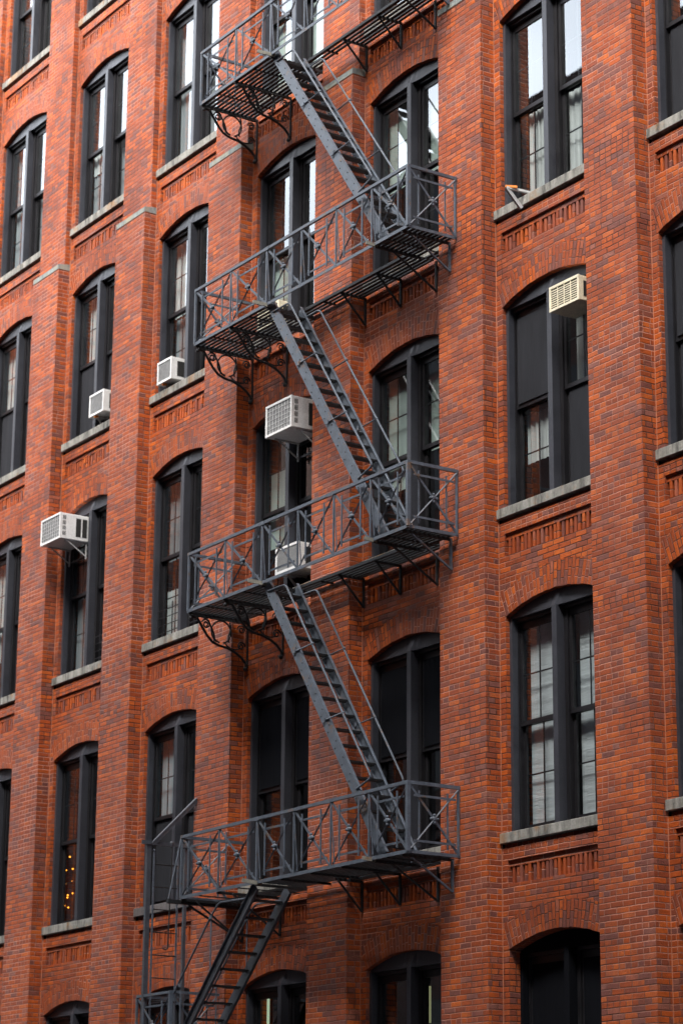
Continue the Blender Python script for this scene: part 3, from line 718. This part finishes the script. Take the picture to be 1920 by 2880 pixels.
# ------------------------------------------------------------------ air conditioners
def air_conditioner(b, l, x0, x1, y0, y1, z0, z1, label, mat=M_WHITE, style='grid', bracket='arms', group='window air conditioners'):
    """a window unit: housing, outdoor grille, side louvres, support bracket"""
    w, h, dpt = x1 - x0, z1 - z0, y1 - y0
    root = empty('air_conditioner', (XI[b] + x0, y0, ZS[l] + z0)); tag(root, label, 'air conditioner', group)
    m = MB(); m.box(0, w, 0.012, dpt, 0, h); link('housing', m.weld('housing', mat, 0.010), root)
    rim = MB(); t = 0.030
    for q in ((0, w, 0, t), (0, w, h - t, h)): rim.box(q[0] - .003, q[1] + .003, -0.008, 0.016, q[2] - .003, q[3] + .003)
    rim.box(-.003, t, -0.007, 0.015, t, h - t); rim.box(w - t, w + .003, -0.007, 0.015, t, h - t)
    link('front_rim', rim.weld('front_rim', mat, 0.003), root)
    gr = MB(); gr.box(t, w - t, 0.004, 0.011, t, h - t, 1)
    if style == 'grid':
        nx, nz = 8, 6
        for i in range(1, nx): xx = t + (w - 2 * t) * i / nx; gr.box(xx - .004, xx + .004, -0.003, 0.003, t, h - t)
        for i in range(1, nz): zz = t + (h - 2 * t) * i / nz; gr.box(t, w - t, -0.002, 0.002, zz - .004, zz + .004)
        gm = [M_GRID, M_COIL]
    elif style == 'louvre':
        for i in range(1, 9): zz = t + (h - 2 * t) * i / 9; gr.box(t, w - t, -0.003, 0.004, zz - .008, zz + .004)
        for i in range(1, 4): xx = t + (w - 2 * t) * i / 4; gr.box(xx - .006, xx + .006, -0.005, 0.003, t, h - t)
        gm = [mat, M_DARKHOLE]
    else:
        for i in range(1, 26): zz = t + (h - 2 * t) * i / 26; gr.box(t, w - t, 0.0, 0.004, zz - .002, zz + .002)
        gm = [M_STEEL, M_GREY_PL]
    link('front_grille', gr.mesh('front_grille', gm), root)
    vn = MB(); xs = w + 0.0008
    def vent(ya, yb, za, zb): vn.box(xs - 0.004, xs + 0.0015, ya, yb, za, zb)
    if style == 'grid':
        for yy in (0.045, 0.066, 0.087):
            for k in range(4): vent(yy, yy + 0.012, h * (0.14 + 0.205 * k), h * (0.29 + 0.205 * k))
        so_ = MB(); so_.box(xs - .004, xs + .0015, dpt * 0.55, dpt * 0.94, h * 0.14, h * 0.86); so_.box(xs - .003, xs + .004, dpt * 0.73, dpt * 0.77, h * 0.14, h * 0.86, 1)
        link('side_opening', so_.mesh('side_opening', [M_DARKHOLE, mat]), root)
    elif style == 'louvre':
        vent(0.07, dpt * 0.9, h * 0.18, h * 0.80)
    else:
        vent(dpt * 0.32, dpt * 0.92, h * 0.16, h * 0.84)
    link('side_vent', vn.mesh('side_vent', M_DARKHOLE), root)
    if bracket:
        br = MB(); mm = M_STEEL
        if bracket == 'arms':
            for xx in (w * 0.12, w - 0.03):
                br.bar((xx, 0.10, -0.012), (xx, dpt, -0.012), 0.020, 0.02); br.bar((xx, dpt - 0.02, 0), (xx, dpt - 0.02, -0.28), 0.022, 0.016, (1, 0, 0)); br.bar((xx, 0.14, -0.01), (xx, dpt - 0.02, -0.235), 0.018, 0.014)
            for dz in (-0.03, -0.215): br.bar((-0.1, dpt + 0.012, dz), (w + 0.10, dpt + 0.012, dz), 0.03, 0.02, None, 1)
            mt = [M_STEEL, M_SLAT]
        else:
            xx = w * 0.38
            br.bar((xx, 0.03, -0.016), (xx, dpt, -0.016), 0.024, 0.03); br.bar((xx, 0.05, -0.02), (xx + 0.01, dpt - 0.10, -0.26), 0.026, 0.020)
            br.bar((xx - .02, 0.01, -0.02), (xx + .03, 0.06, -0.02), 0.03, 0.03, None, 1); mt = [M_STEEL, M_ORANGE]
        link('support_bracket', br.mesh('support_bracket', mt), root)
    return root
air_conditioner(-5, 2, 0.22, 0.90, -0.225, 0.29, 2.235, 2.665, 'large white grid-fronted air conditioner high on the left, beside a brick pilaster')
air_conditioner(-3, 2, 1.15, 1.83, -0.19, 0.32, 2.275, 2.735, 'large white grid-fronted air conditioner under the arch behind the fire escape stair')
bd = MB(); bd.box(0, 0.66, 0, 0.02, 0, 0.30)
pb = link('filler_board', bd.mesh('filler_board', M_BOARD), WIN[(-3, 2)], (1.20, 0.352, 2.44))
air_conditioner(-3, 2, 1.075, 1.66, 0.055, 0.43, 0.33, 0.70, 'white air conditioner with fine grey grille low in the window behind the landing railing', M_WHITE, 'fine', 'foot')
air_conditioner(-1, 2, 1.335, 1.90, 0.02, 0.42, 2.28, 2.60, 'cream air conditioner with louvred grille at the top of the right-hand arched window', M_CREAM, 'louvre', None)
air_conditioner(-4, 1, 0.345, 0.785, 0.13, 0.45, 0.215, 0.575, 'small white air conditioner with speckled grey grille resting on a stone sill', M_WHITE, 'fine', 'foot')
air_conditioner(-5, 1, 1.10, 1.585, 0.12, 0.45, 0.29, 0.66, 'small white air conditioner propped above its sill by a slanted metal leg', M_WHITE, 'fine', 'foot')
air_conditioner(-3, 1, 0.40, 0.98, 0.10, 0.45, 0.18, 0.50, 'yellowed air conditioner half hidden behind the upper landing grating', M_CREAM, 'louvre', None)

br = MB()
P0, P1, P2 = (-2.425, -0.05, 14.325), (-2.405, 0.165, 14.085), (-2.30, 0.36, 14.285)
br.bar(P0, P1, 0.035, 0.05, (1, 0, 0)); br.bar(P0, P2, 0.03, 0.035); br.bar((-2.44, -0.06, 14.345), (-2.36, 0.07, 14.335), 0.03, 0.03, None, 1)
tag(link('window_bracket', br.mesh('window_bracket', [M_STEEL, M_ORANGE])), 'empty metal support bracket with an orange tip sticking out over a stone sill', 'bracket')

sl = MB(); sr = MB()
pts = [(0.126, 7.386), (0.29, 7.375), (0.175, 7.175), (0.405, 7.17), (0.19, 6.966), (0.395, 6.97), (0.265, 6.771), (0.43, 6.784), (0.257, 6.735), (0.16, 6.618), (0.30, 6.573)]
pts = [(x + XI[-5] + 0.05, 0.462, zz - 0.015) for x, zz in pts]
lights = link('string_lights', None) if False else empty('string_lights', (XI[-5] + 0.3, 0.46, 6.5))
tag(lights, 'string of small warm orange lights glowing inside a dark lower left window', 'string lights')
for i, p_ in enumerate(pts):
    e = MB(); e.blob((0, 0, 0), 0.015, 1.1, 1, 0.8); o = link('bulb', e.mesh('bulb', M_BULB), lights, Vector(p_) - lights.location)
order = sorted(pts, key=lambda q: -q[2]); sr.tube([Vector(q) - lights.location for q in order], 0.002, 4); link('wire', sr.mesh('wire', M_SASH), lights)
for (x, y, z0, z1, r, mat, lab) in ((-8.86, 0.60, 4.36, 4.84, 0.022, M_STRIP, 'pale green glowing strip behind the window under the hanging stair'),  # upright emissive strip, pale green
                                  (-4.98, 0.56, 4.05, 4.66, 0.014, M_REFLECTION, 'yellowish glowing strip imitating a reflection in the lowest window below the right end of the fire escape')):  # emissive strip imitating a bright reflection in the pane
    t = empty('glow_strip', (x, y, z0)); tag(t, lab, 'glowing strip')
    e = MB(); e.tube([(0, 0, 0.03), (0, 0, z1 - z0 - .03)], r, 8); link('tube', e.mesh('tube', mat), t)
    e = MB(); e.box(-r, r, -r, r, 0, 0.03); e.box(-r, r, -r, r, z1 - z0 - .03, z1 - z0); link('strip_end', e.mesh('strip_end', M_GREY_PL), t)

# ------------------------------------------------------------------ street
def slab(name, x0, x1, y0, y1, z, mat, thick=0.0):
    m = MB()
    if thick: m.box(x0, x1, y0, y1, z - thick, z)
    else: m.face([(x0, y0, z), (x1, y0, z), (x1, y1, z), (x0, y1, z)])
    return tag(link(name, m.mesh(name, mat)), kind='structure')
slab('ground', -300, 300, -300, 300, -0.30, M_ASPHALT)
slab('road', -200, 200, -14.0, -4.0, -0.12, M_ASPHALT)
slab('pavement', -200, 200, -4.0, 0.2, 0.0, M_PAVE, 0.28)
slab('pavement', -200, 200, -20.6, -14.0, 0.0, M_PAVE, 0.28)
def far_building(name, x0, x1, y0, y1, h, label):
    root = empty(name, (x0, y0, 0)); tag(root, label, 'building')
    m = MB(); m.box(x0, x1, y0, y1, 0, h); o = link('wall', m.mesh('wall', M_OPP), root, (-x0, -y0, 0))
    w = MB(); n = int((x1 - x0) / 3.2)
    for i in range(n):
        for j in range(int(h / 4)):
            xa = x0 + 0.9 + i * 3.2; za = 1.2 + j * 4.0
            w.box(xa, xa + 1.6, y1 - 0.2, y1 + 0.03, za, za + 2.4)
    o = link('window', w.mesh('window', M_SASH), root, (-x0, -y0, 0)); o['kind'] = 'stuff'
far_building('tall_shading_block', -14.0, 70.0, -42.0, -20.6, 41.0, 'unseen tall brown building across the street, its height shaped to shade the warehouse')  # unseen block, height set to keep light off the lower wall
far_building('opposite_building', -38.5, -14.1, -36.0, -20.6, 32.0, 'dark brown mid-height building across the street, mirrored in the window panes')
far_building('low_building', -65.0, -41.0, -36.0, -20.6, 19.0, 'lower brown building farther along the opposite side of the street')
far_building('left_light_blocker', -120.0, -65.1, -42.0, -20.6, 38.0, 'unseen brown block added at the far left of the opposite side to cut off low light')  # block added to stop low light coming from the left

# ------------------------------------------------------------------ light, sky, camera
SUN_EL, SUN_AZ = R_(50), R_(157)      # azimuth clockwise from +Y
w = bpy.data.worlds.new('World'); scene.world = w; w.use_nodes = True
nt = w.node_tree; g = NB(nt)
for n in list(nt.nodes): nt.nodes.remove(n)
sky = g.n('ShaderNodeTexSky'); sky.sky_type = 'NISHITA'; sky.sun_disc = False; sky.sun_elevation = SUN_EL; sky.sun_rotation = SUN_AZ
sky.air_density = 1.0; sky.dust_density = 4.0; sky.ozone_density = 1.0
hs = g.n('ShaderNodeHueSaturation'); hs.inputs['Saturation'].default_value = 0.45; g.link(sky.outputs[0], hs.inputs['Color'])
bg = g.n('ShaderNodeBackground'); bg.inputs[1].default_value = 0.11; 
# bright lobe added low in the left sky to whiten the pane reflections
tc = g.n('ShaderNodeTexCoord'); dp = g.n('ShaderNodeVectorMath', operation='DOT_PRODUCT')
g.link(tc.outputs['Generated'], dp.inputs[0]); dp.inputs[1].default_value = Vector((-0.80, -0.47, 0.38)).normalized()
sky_glow = g.mr(dp.outputs['Value'], 0.72, 0.97)
cn = g.mr(g.noise(tc.outputs['Generated'], 3.5, 5.0, 0.6), 0.3, 0.6, 0.45, 1.0)
cl = g.mix(g.m('MULTIPLY', sky_glow, cn), (0, 0, 0), (7.5, 7.9, 8.4))
g.link(g.mix(1.0, hs.outputs[0], cl, 'ADD'), bg.inputs[0])
wo = g.n('ShaderNodeOutputWorld'); g.link(bg.outputs[0], wo.inputs[0])
sd = bpy.data.lights.new('sun', 'SUN'); sd.energy = 3.3; sd.angle = R_(34); sd.color = (1.0, 0.93, 0.84)
so = bpy.data.objects.new('sun', sd); COL.objects.link(so)
dirv = Vector((math.sin(SUN_AZ) * math.cos(SUN_EL), math.cos(SUN_AZ) * math.cos(SUN_EL), math.sin(SUN_EL)))
so.rotation_euler = (-dirv).to_track_quat('-Z', 'Y').to_euler(); so.location = dirv * 60

cd = bpy.data.cameras.new('camera'); cam = bpy.data.objects.new('camera', cd); COL.objects.link(cam); scene.camera = cam
YAW, PIT, ROL, FPX = -9.90284296e-01, 2.80569506e-01, 8.06209605e-03, 7.00689228e+03
fw = Vector((math.sin(YAW) * math.cos(PIT), math.cos(YAW) * math.cos(PIT), math.sin(PIT)))
r = fw.cross(Vector((0, 0, 1))).normalized(); u = r.cross(fw)
r2 = r * math.cos(ROL) + u * math.sin(ROL); u2 = -r * math.sin(ROL) + u * math.cos(ROL)
cam.matrix_world = Matrix(((r2.x, u2.x, -fw.x, 20.7038349), (r2.y, u2.y, -fw.y, -17.6603064), (r2.z, u2.z, -fw.z, 1.7), (0, 0, 0, 1)))
cd.sensor_fit = 'VERTICAL'; cd.sensor_height = 36.0; cd.sensor_width = 24.0; cd.lens = FPX / 2880 * 36.0
cd.clip_start = 0.5; cd.clip_end = 2000
cd.dof.use_dof = True; cd.dof.focus_distance = 29.0; cd.dof.aperture_fstop = 2.0
vs = scene.view_settings; vs.view_transform = 'Standard'; vs.look = 'None'; vs.gamma = 1.0; vs.use_curve_mapping = False
vs.exposure = 2.13
scene.cycles.max_bounces = 6; scene.cycles.diffuse_bounces = 3; scene.cycles.glossy_bounces = 4; scene.cycles.transparent_max_bounces = 8
scene.cycles.caustics_reflective = False; scene.cycles.caustics_refractive = False
